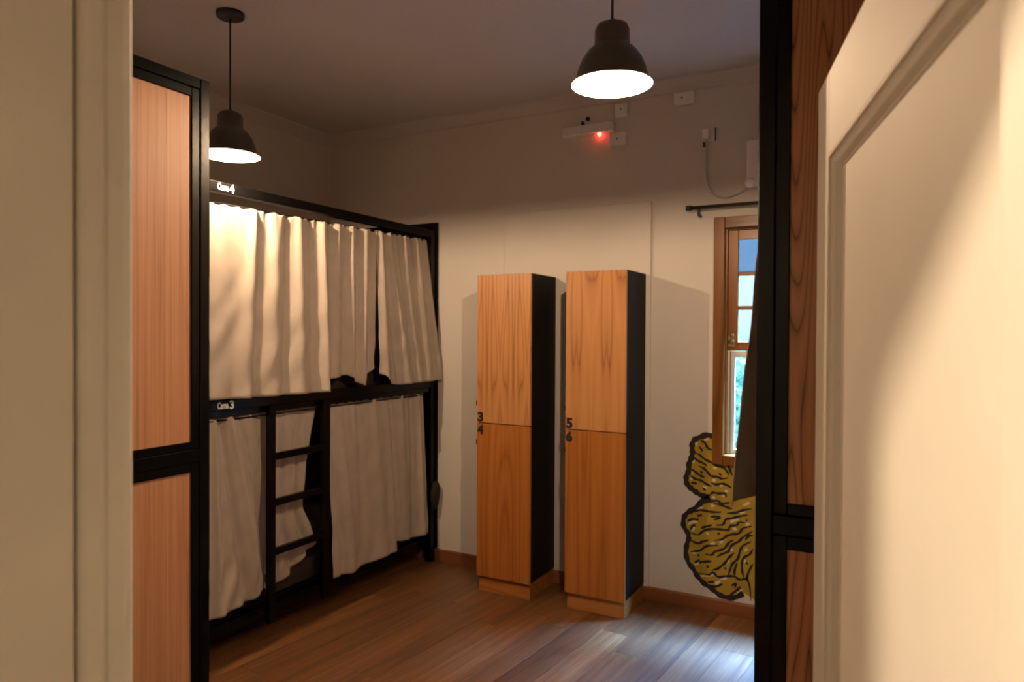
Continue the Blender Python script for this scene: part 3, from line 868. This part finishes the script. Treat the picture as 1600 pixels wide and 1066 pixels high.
# lower level: near curtain passing behind the ladder
zb = lerp_pts([(0, 0.245), (0.40, 0.255), (0.48, 0.275), (0.56, 0.235), (0.75, 0.29), (0.90, 0.36), (1, 0.405)])
foldsC = [(0.05, 0.08, 0.030, 0.014, 0.016), (0.10, 0.30, 0.035, -0.016, -0.020), (0.17, 0.45, 0.045, 0.014, 0.014), (0.26, 0.58, 0.03, -0.014, -0.014),
          (0.34, 0.70, 0.05, 0.008, 0.004), (0.55, 0.62, 0.03, 0.006, -0.012), (0.66, 0.78, 0.03, -0.012, -0.022), (0.74, 0.86, 0.03, 0.006, 0.0),
          (0.86, 0.93, 0.025, -0.012, -0.02)]
foldsC = [(p, q, w, 1.25*x, 1.5*y) for p, q, w, x, y in foldsC]
def edgeC(u, v):
    k = max(0.0, (u - 0.45) / 0.55) ** 1.3
    return -k * (0.105 * math.sin(min(1.0, v / 0.72) * PI * 0.5) * (1 if v < 0.72 else max(0.0, 1 - (v - 0.72) / 0.28 * 0.9)))
def outC(u, v):
    # in front of the base rail beside the ladder, tucked behind it where the ladder stands
    side = max(0.0, min(1.0, (0.44 - u) / 0.08))
    bulge = 0.014 * math.sin(9 * v + 5 * u) * max(0, v - 0.45) * (u > 0.5)
    return 0.045 * v * side - 0.020 * (1 - side) + bulge - 0.01
curtain('beige curtain on the lower bunk passing behind the ladder, hem crumpled', E_Y, E_X, (FX - 0.022, 0),
        (-1.868, -1.135), (-1.895, -1.120), 1.184, zb, foldsC, outC, seed=7, gather=0.006, edge=edgeC, wr=2.0)
zb = lerp_pts([(0, 0.19), (0.10, 0.182), (0.30, 0.19), (0.60, 0.196), (0.625, 0.198), (0.64, 0.250), (0.85, 0.225), (1, 0.225)])
foldsD = [(0.04, 0.10, 0.02, -0.006, -0.020), (0.12, 0.16, 0.04, 0.006, 0.014), (0.30, 0.28, 0.04, -0.006, -0.008), (0.45, 0.48, 0.06, 0.008, 0.012),
          (0.63, 0.64, 0.012, -0.010, -0.020), (0.60, 0.59, 0.03, 0.006, 0.012), (0.74, 0.73, 0.04, 0.006, 0.008), (0.86, 0.83, 0.03, -0.008, -0.010), (0.95, 0.93, 0.03, 0.008, 0.012)]
foldsD = [(p, q, w, 1.2*x, 1.6*y) for p, q, w, x, y in foldsD]
curtain('beige curtain on the lower bunk between ladder and corner', E_Y, E_X, (FX - 0.022, 0),
        (-1.098, -0.130), (-1.060, -0.125), 1.184, zb, foldsD, lambda u, v: -0.012 + 0.050 * v, seed=9, gather=0.005, edge=lambda u, v: 0.02*(1-u)*math.sin(v*PI))

# curtains along the open side of the dark-panelled bunk, swelling out past the post
zb = lerp_pts([(0, 1.262), (0.5, 1.262), (1, 1.25)])
foldsR = [(0.04, 0.025, 0.016, 0.010, 0.014), (0.08, 0.08, 0.016, -0.012, -0.02), (0.13, 0.13, 0.02, 0.012, 0.014), (0.2, 0.2, 0.02, -0.012, -0.012), (0.3, 0.3, 0.03, 0.014, 0.014), (0.4, 0.4, 0.03, -0.012, -0.012), (0.6, 0.6, 0.06, 0.012, 0.012), (0.8, 0.8, 0.05, -0.01, -0.01)]
def outR(u, v):
    k = math.exp(-((u - 0.0) / 0.12) ** 2)
    vv = max(0.0, (v - 0.40) / 0.60)
    return -0.006 + 0.006 * v + k * (0.050 * vv ** 0.9)
curtain('shaded curtain on the dark-panelled bunk, swelling out past the black post', (0, 1), (-1, 0), (3.579, 0),
        (-2.690, -0.86), (-2.700, -0.86), 2.20, zb, foldsR, outR, seed=13, gather=0.004)
tube('curtain_wire', [(3.585, -2.715, 2.20), (3.585, -0.83, 2.20)], 0.004, M_metal, bpy.data.objects['bunk_bed.001'], 8)

# ================================================================== pendant lamps
def pendant(x, y, rim, label):
    t = tag(empty('pendant_lamp', (x, y, rim)), label, 'pendant lamp', 'black bell pendant lamps')
    c = (x, y, rim)
    outer = [(0.0, 0.203), (0.036, 0.203), (0.050, 0.196), (0.0575, 0.180), (0.058, 0.132), (0.064, 0.124), (0.082, 0.108), (0.100, 0.082), (0.113, 0.050), (0.120, 0.020), (0.1225, 0.014), (0.134, 0.002), (0.1365, 0.0)]
    inner = [(0.1345, 0.0), (0.1205, 0.0135), (0.118, 0.020), (0.111, 0.050), (0.098, 0.080), (0.080, 0.1055), (0.060, 0.122), (0.0, 0.123)]
    lathe('shade', outer + [(0.1355, -0.001), (0.1345, 0.0005), (0.1345, 0.002), (0.121, 0.015), (0.1185, 0.021), (0.1115, 0.051), (0.0985, 0.081), (0.0805, 0.1065), (0.060, 0.123), (0.0, 0.124)], c, M_shade, t, 48)
    lathe('lining', inner, c, M_lining, t, 48)
    lathe('rim_bead', [(0.1190, 0.0165), (0.1170, 0.0145), (0.1185, 0.0120), (0.1207, 0.0135)], c, M_shade, t, 48, True, True)
    lathe('socket', [(0.0, 0.123), (0.022, 0.123), (0.022, 0.055), (0.018, 0.050), (0.0, 0.050)], c, M_rubber, t, 20)
    lathe('bulb', [(0.012, 0.046), (0.0125, 0.034), (0.019, 0.022), (0.0245, 0.009), (0.0255, -0.002), (0.023, -0.012), (0.016, -0.0205), (0.008, -0.024), (0.0, -0.025)], (x, y, rim + 0.011), M_bulb, t, 20)
    fl = bpy.data.lights.new('filament', 'POINT'); fl.energy = PENDANT_W; fl.color = WARM; fl.shadow_soft_size = 0.015
    fo = bpy.data.objects.new('filament', fl); COL.objects.link(fo); fo.parent = t; fo.location = (0, 0, 0.011)
    tube('cord', [(x, y, rim + 0.200), (x, y, H - 0.02)], 0.0042, M_rubber, t, 10)
    lathe('cord_grip', [(0.0, 0.219), (0.006, 0.219), (0.009, 0.203), (0.0, 0.202)], c, M_rubber, t, 14)
    lathe('canopy', [(0.0, -0.028), (0.012, -0.028), (0.058, -0.022), (0.063, -0.014), (0.063, 0.0), (0.0, 0.0)], (x, y, H), M_rubber, t, 36)
    return t
pendant(1.063, -1.827, 2.425, 'black bell pendant lamp with glowing bulb hanging near the curtained bunk')
pendant(2.972, -1.885, 2.430, 'black bell pendant lamp with glowing bulb in front of the lockers wall')
# hallway lamp behind the viewer
hl = tag(empty('hall_lamp', (2.38, -4.58, 2.65)), 'round ceiling lamp in the hallway behind the viewer', 'ceiling lamp')
lathe('base', [(0.0, -0.05), (0.05, -0.05), (0.06, -0.03), (0.06, 0.0), (0.0, 0.0)], (2.38, -4.58, 2.65), M_rubber, hl, 30)
lathe('globe', [(0.03, 0.068)] + [(0.075*math.sin(a), 0.075*math.cos(a)) for a in [0.45 + 0.25*k for k in range(11)]] + [(0.0, -0.075)], (2.38, -4.58, 2.53), M_hallbulb, hl, 24)

# ================================================================== fittings high on the back wall
em = tag(empty('emergency_light', (2.13, -0.02, 2.84)), 'white emergency light bar with glowing red indicator above the lockers', 'emergency light')
box('body', (1.957, -0.045, 2.838), (2.300, 0.0, 2.896), M_plastic, em, 0.004)
for k in range(22):
    x = 1.968 + k * 0.0152
    box('rib', (x, -0.048, 2.842), (x + 0.006, -0.0455, 2.892), M_plastic, em)
bm = bmesh.new(); bmesh.ops.create_uvsphere(bm, u_segments=16, v_segments=10, radius=0.014)
for v in bm.verts: v.co = Vector((2.205 + v.co.x, -0.025 + v.co.y, 2.832 + v.co.z * 1.3))
finish(bm, 'indicator', M_led, em, True)
box('hanger', (2.085, -0.03, 2.897), (2.097, -0.002, 2.925), M_rubber, em, 0.002)
tube('screw', [(2.120, -0.012, 2.940), (2.120, 0.0, 2.940)], 0.013, M_rubber, em, 14)

def outlet(x0, x1, z0, z1, label, dots):
    t = tag(empty('wall_outlet', ((x0+x1)/2, 0, z0)), label, 'outlet')
    box('box', (x0, -0.034, z0), (x1, 0.0, z1), M_plastic, t, 0.004)
    ix, iz = (x1-x0)*0.2, (z1-z0)*0.22
    f = box('face', (x0 + ix, -0.038, z0 + iz), (x1 - ix, -0.0345, z1 - iz), M_plastic, t, 0.001)
    for dx in dots:
        tube('socket_hole', [((x0+x1)/2 + dx, -0.0392, (z0+z1)/2), ((x0+x1)/2 + dx, -0.0385, (z0+z1)/2)], 0.005, M_rubber, f, 10)
outlet(2.272, 2.376, 2.745, 2.825, 'white surface outlet box right under the emergency light', (0.0,))
outlet(2.305, 2.385, 2.920, 3.000, 'white surface outlet box right above the emergency light', (0.0,))
outlet(2.668, 2.785, 2.940, 3.008, 'white surface outlet box touching the cornice, above the window side', (-0.008,))
pg = tag(empty('plug', (2.86, 0, 2.70)), 'grey plug and socket on the wall above the curtain rod', 'plug')
box('socket_plate', (2.862, -0.012, 2.700), (2.918, 0.0, 2.785), M_plastic, pg, 0.003)
box('plug_body', (2.838, -0.050, 2.715), (2.876, -0.0125, 2.775), M_plastic, pg, 0.008, 2)
box('switch', (2.905, -0.022, 2.705), (2.912, -0.0125, 2.78), M_rubber, pg, 0.001)
box('earth_pin', (2.842, -0.04, 2.672), (2.852, -0.022, 2.700), M_rubber, pg, 0.001)
pts = []
ctrl = [(2.856, 2.714), (2.856, 2.62), (2.858, 2.52), (2.872, 2.45), (2.905, 2.40), (2.955, 2.378), (3.01, 2.385), (3.06, 2.405), (3.098, 2.428)]
for k in range(len(ctrl) - 1):
    for q in range(5):
        t_ = q / 5
        p0, p1, p2, p3 = ctrl[max(k-1, 0)], ctrl[k], ctrl[k+1], ctrl[min(k+2, len(ctrl)-1)]
        pts.append(tuple(0.5*((2*p1[i]) + (-p0[i]+p2[i])*t_ + (2*p0[i]-5*p1[i]+4*p2[i]-p3[i])*t_**2 + (-p0[i]+3*p1[i]-3*p2[i]+p3[i])*t_**3) for i in (0, 1)))
pts.append(ctrl[-1])
tag(tube('power_cable', [(x, -0.010 - 0.016 * (z > 2.70), z) for x, z in pts], 0.006, M_cable, None, 8), 'thin white cable looping from plug to wall device', 'cable')
dv = tag(empty('wall_device', (3.25, 0, 2.42)), 'white box-shaped device on the wall, half hidden by the black post', 'wall device')
box('housing', (3.088, -0.085, 2.418), (3.42, 0.0, 2.668), M_plastic, dv, 0.012, 2)
bm = bmesh.new(); bmesh.ops.create_uvsphere(bm, u_segments=18, v_segments=12, radius=0.028)
for v in bm.verts: v.co = Vector((3.112 + v.co.x, -0.088 + v.co.y * 0.6, 2.432 + v.co.z))
finish(bm, 'cable_gland', M_plastic, dv, True)

# ================================================================== mural painted on the back wall
MU = {"upper_outline":[[2.902,1.011],[2.871,1.018],[2.818,0.996],[2.791,0.975],[2.784,0.938],[2.787,0.907],[2.78,0.874],[2.767,0.841],[2.765,0.799],[2.754,0.771],[2.751,0.743],[2.761,0.716],[2.784,0.696],[2.811,0.679],[2.847,0.662],[2.888,0.662]],
 "lower_outline":[[2.888,0.66],[2.851,0.634],[2.802,0.584],[2.758,0.55],[2.739,0.516],[2.739,0.471],[2.762,0.436],[2.769,0.405],[2.759,0.366],[2.753,0.32],[2.766,0.265],[2.798,0.226],[2.824,0.186],[2.861,0.154],[2.905,0.131],[2.942,0.106],[2.99,0.096],[3.044,0.109],[3.079,0.137]],
 "u":[[[2.831,0.983],[2.858,0.971],[2.876,0.941],[2.899,0.932]],[[2.791,0.911],[2.823,0.901],[2.855,0.878],[2.899,0.858],[2.935,0.843],[2.965,0.837],[2.987,0.812],[2.996,0.795]],[[2.796,0.88],[2.819,0.864],[2.846,0.853],[2.873,0.839]],[[2.826,0.833],[2.851,0.824],[2.873,0.805],[2.895,0.783],[2.931,0.78],[2.957,0.773],[2.992,0.781]],[[2.778,0.814],[2.806,0.796],[2.833,0.779],[2.86,0.77]],[[2.774,0.773],[2.806,0.756],[2.838,0.75],[2.869,0.733],[2.9,0.722]],[[2.779,0.732],[2.815,0.729]],[[2.991,0.853],[3.0,0.827],[3.013,0.797]],[[2.896,0.744],[2.922,0.736],[2.957,0.744],[2.984,0.74],[3.01,0.725]],[[2.888,0.667],[2.905,0.687],[2.94,0.686],[2.971,0.69],[2.984,0.669]],[[2.847,0.708],[2.865,0.696]],[[2.827,0.946],[2.845,0.921]],[[2.833,0.806],[2.846,0.794]],[[2.939,0.803],[2.953,0.791]]],
 "l":[[[2.839,0.613],[2.876,0.63],[2.931,0.643],[2.956,0.63],[3.004,0.642]],[[2.802,0.562],[2.833,0.578],[2.87,0.576],[2.913,0.575],[2.956,0.581]],[[2.913,0.625],[2.956,0.621],[2.986,0.612],[3.016,0.607]],[[2.986,0.578],[3.034,0.587],[3.069,0.604],[3.122,0.62]],[[2.818,0.541],[2.846,0.551]],[[2.758,0.502],[2.79,0.519],[2.827,0.521]],[[2.892,0.545],[2.926,0.552],[2.947,0.546],[2.914,0.532]],[[2.926,0.502],[2.963,0.51],[2.98,0.541],[3.016,0.554],[3.052,0.568],[3.099,0.583]],[[2.778,0.438],[2.822,0.432],[2.853,0.458],[2.896,0.476],[2.951,0.481],[2.993,0.483],[3.005,0.507],[3.041,0.518],[3.052,0.534],[3.088,0.536]],[[2.778,0.454],[2.79,0.478],[2.809,0.487]],[[2.84,0.472],[2.865,0.485],[2.902,0.499]],[[2.915,0.413],[2.957,0.423],[2.981,0.445],[3.017,0.462],[3.053,0.473],[3.076,0.504],[3.123,0.522]],[[2.778,0.394],[2.822,0.381],[2.847,0.394],[2.884,0.409]],[[2.779,0.327],[2.835,0.342],[2.872,0.373],[2.939,0.386]],[[2.866,0.325],[2.903,0.327],[2.921,0.349],[2.97,0.372],[3.0,0.413],[3.023,0.429]],[[2.928,0.316],[2.958,0.339],[2.994,0.36],[3.012,0.396],[3.053,0.427],[3.077,0.455],[3.129,0.496]],[[2.904,0.237],[2.94,0.255],[2.977,0.292],[3.0,0.327],[3.03,0.359]],[[2.829,0.269],[2.854,0.279],[2.903,0.29]],[[2.804,0.265],[2.835,0.289]],[[2.995,0.221],[3.007,0.26],[3.019,0.293],[3.048,0.328],[3.06,0.373],[3.077,0.406],[3.124,0.437]],[[3.031,0.227],[3.031,0.258],[3.045,0.303]],[[3.084,0.217],[3.072,0.264],[3.072,0.313],[3.083,0.34],[3.113,0.363],[3.13,0.396]],[[2.824,0.208],[2.886,0.209],[2.91,0.225],[2.941,0.205],[2.977,0.215],[3.025,0.223],[3.061,0.21],[3.096,0.219],[3.114,0.18],[3.121,0.102]],[[3.102,0.202],[3.102,0.245],[3.13,0.311]],[[2.88,0.151],[2.923,0.146],[2.965,0.169]],[[3.008,0.115],[3.044,0.146],[3.067,0.171]],[[3.014,0.1],[3.056,0.114],[3.079,0.134]],[[3.014,0.168],[3.037,0.182],[3.032,0.159]],[[2.88,0.164],[2.917,0.173]],[[2.947,0.206],[2.941,0.209]],[[2.933,0.453],[2.948,0.457]],[[2.823,0.318],[2.829,0.306]],[[2.873,0.257],[2.888,0.253]],[[2.977,0.267],[2.983,0.256]],[[3.095,0.317],[3.101,0.303]],[[3.09,0.552],[3.099,0.55]],[[3.088,0.438],[3.106,0.465],[3.129,0.469]]],
 "hu":[[[2.8,0.944],[2.807,0.963],[2.816,0.97]],[[2.854,0.989],[2.88,0.996]],[[2.789,0.852],[2.798,0.866]],[[2.783,0.787],[2.792,0.793]],[[2.774,0.755],[2.788,0.751]],[[2.904,0.831],[2.93,0.829]],[[2.9,0.758],[2.922,0.761]],[[2.944,0.729],[2.966,0.738]],[[2.971,0.703],[2.993,0.705]],[[2.958,0.67],[2.971,0.676]],[[2.901,0.659],[2.919,0.661]],[[2.851,0.717],[2.874,0.71]]],
 "hl":[[[2.765,0.487],[2.796,0.504],[2.821,0.504]],[[2.79,0.452],[2.803,0.473]],[[2.895,0.608],[2.919,0.614]],[[2.814,0.582],[2.852,0.593]],[[3.058,0.587],[3.087,0.6]],[[3.075,0.635],[3.11,0.652]],[[3.005,0.531],[3.052,0.553]],[[3.017,0.496],[3.041,0.493]],[[3.088,0.524],[3.111,0.536]],[[2.871,0.445],[2.884,0.45]],[[2.945,0.405],[2.969,0.418]],[[2.791,0.32],[2.829,0.335]],[[2.89,0.385],[2.921,0.396]],[[3.012,0.378],[3.018,0.367]],[[2.804,0.255],[2.829,0.269]],[[2.842,0.192],[2.916,0.214]],[[2.923,0.162],[2.953,0.183]],[[2.953,0.195],[2.989,0.207]],[[3.044,0.13],[3.073,0.157]],[[3.083,0.376],[3.101,0.391]],[[2.983,0.293],[3.0,0.311]],[[3.078,0.308],[3.089,0.328]]]}
MXC = 3.38
M_yel = paint('mural_ochre', (0.37, 0.245, 0.018), 0.6, 0.15, 10, 0.1, 90)
M_mblk = paint('mural_black', (0.012, 0.010, 0.010), 0.6, 0.1, 10, 0.1, 90)
M_mwht = paint('mural_cream', (0.62, 0.54, 0.36), 0.6, 0.1, 10, 0.1, 90)
mu = tag(empty('wall_mural', (MXC, 0, 0.08)), 'yellow mural of lobed shapes with wavy black lines, below the window', 'mural')
def smooth_line(p, n=6):
    out = []
    for k in range(len(p) - 1):
        p0, p1, p2, p3 = p[max(k-1, 0)], p[k], p[k+1], p[min(k+2, len(p)-1)]
        for q in range(n):
            t = q / n
            out.append(tuple(0.5*((2*p1[i]) + (-p0[i]+p2[i])*t + (2*p0[i]-5*p1[i]+4*p2[i]-p3[i])*t*t + (-p0[i]+3*p1[i]-3*p2[i]+p3[i])*t**3) for i in (0, 1)))
    out.append(p[-1]); return out
def ribbon(bm, p, w, y, taper=True, seed=0):
    p = smooth_line(p) if len(p) > 1 else p
    rn = random.Random(seed)
    n = len(p); L, R = [], []
    ph = rn.uniform(0, 6)
    for i in range(n):
        a, b = p[max(i-1, 0)], p[min(i+1, n-1)]
        dx, dz = b[0]-a[0], b[1]-a[1]; d = math.hypot(dx, dz) or 1
        e = min(i, n-1-i) / max(1, n-1) * 2
        ww = w * (0.35 + 0.65*min(1, e*2.5) if taper else 1) * (1 + 0.18*math.sin(i*0.9 + ph))
        nx, nz = -dz/d*ww/2, dx/d*ww/2
        L.append(bm.verts.new((p[i][0]+nx, y, p[i][1]+nz))); R.append(bm.verts.new((p[i][0]-nx, y, p[i][1]-nz)))
    for i in range(n-1):
        bm.faces.new((L[i], L[i+1], R[i+1], R[i]))
def mir(p): return [(2*MXC - x, z) for x, z in p]
out_up = smooth_line([tuple(q) for q in MU['upper_outline']], 4)
out_lo = smooth_line([tuple(q) for q in MU['lower_outline']] + [(3.135, 0.112), (3.17, 0.084)], 4)
half = [(2.907, 0.86), (2.907, 1.013)] + out_up[1:-1] + out_lo + [(3.2, 0.081)]
poly = half + [(x, z) for x, z in reversed(mir(half))]
bm = bmesh.new()
pv = [bm.verts.new((x, -0.0006, z)) for x, z in poly]
for tri in tessellate_polygon([[Vector((x, z, 0)) for x, z in poly]]):
    bm.faces.new([pv[i] for i in tri])
finish(bm, 'paint_fill', M_yel, mu)
bm = bmesh.new()
for k, p in enumerate(MU['hu'] + MU['hl']):
    for q in (p, mir(p)): ribbon(bm, q, 0.014, -0.0010, True, k)
tag(finish(bm, 'highlights', M_mwht, mu), None, None, None, 'stuff')
bm = bmesh.new()
for k, p in enumerate(MU['u'] + MU['l']):
    for q in (p, mir(p)): ribbon(bm, q, 0.0135, -0.0014, True, k)
rw = random.Random(21)
for k in range(15):                       # the middle of the figure, hidden behind the dark bunk from the doorway
    z0 = 0.14 + k * 0.047
    x0, x1 = 3.16 + rw.uniform(-0.02, 0.03), 3.60 + rw.uniform(-0.03, 0.02)
    cut = rw.uniform(0.35, 0.65)
    for a_, b_ in ((0, cut - 0.04), (cut + 0.04, 1)):
        pts_ = []
        for q in range(7):
            t = a_ + (b_ - a_) * q / 6
            pts_.append((x0 + (x1 - x0) * t, min(0.845, z0 + 0.018*math.sin(9*t + k*1.7) + 0.05*(abs(t - 0.5) - 0.25))))
        ribbon(bm, pts_, 0.0105, -0.0014, True, k)
tag(finish(bm, 'wavy_lines', M_mblk, mu), None, None, None, 'stuff')
lo_ = [tuple(q) for q in MU['lower_outline']]
up_ = [tuple(q) for q in MU['upper_outline']]
for q, w in ((up_, 0.031), (mir(up_), 0.031), (lo_, 0.029), (mir(lo_), 0.029)):
    bm = bmesh.new(); ribbon(bm, q, w, -0.0017, False, 1)
    finish(bm, 'outline', M_mblk, mu)
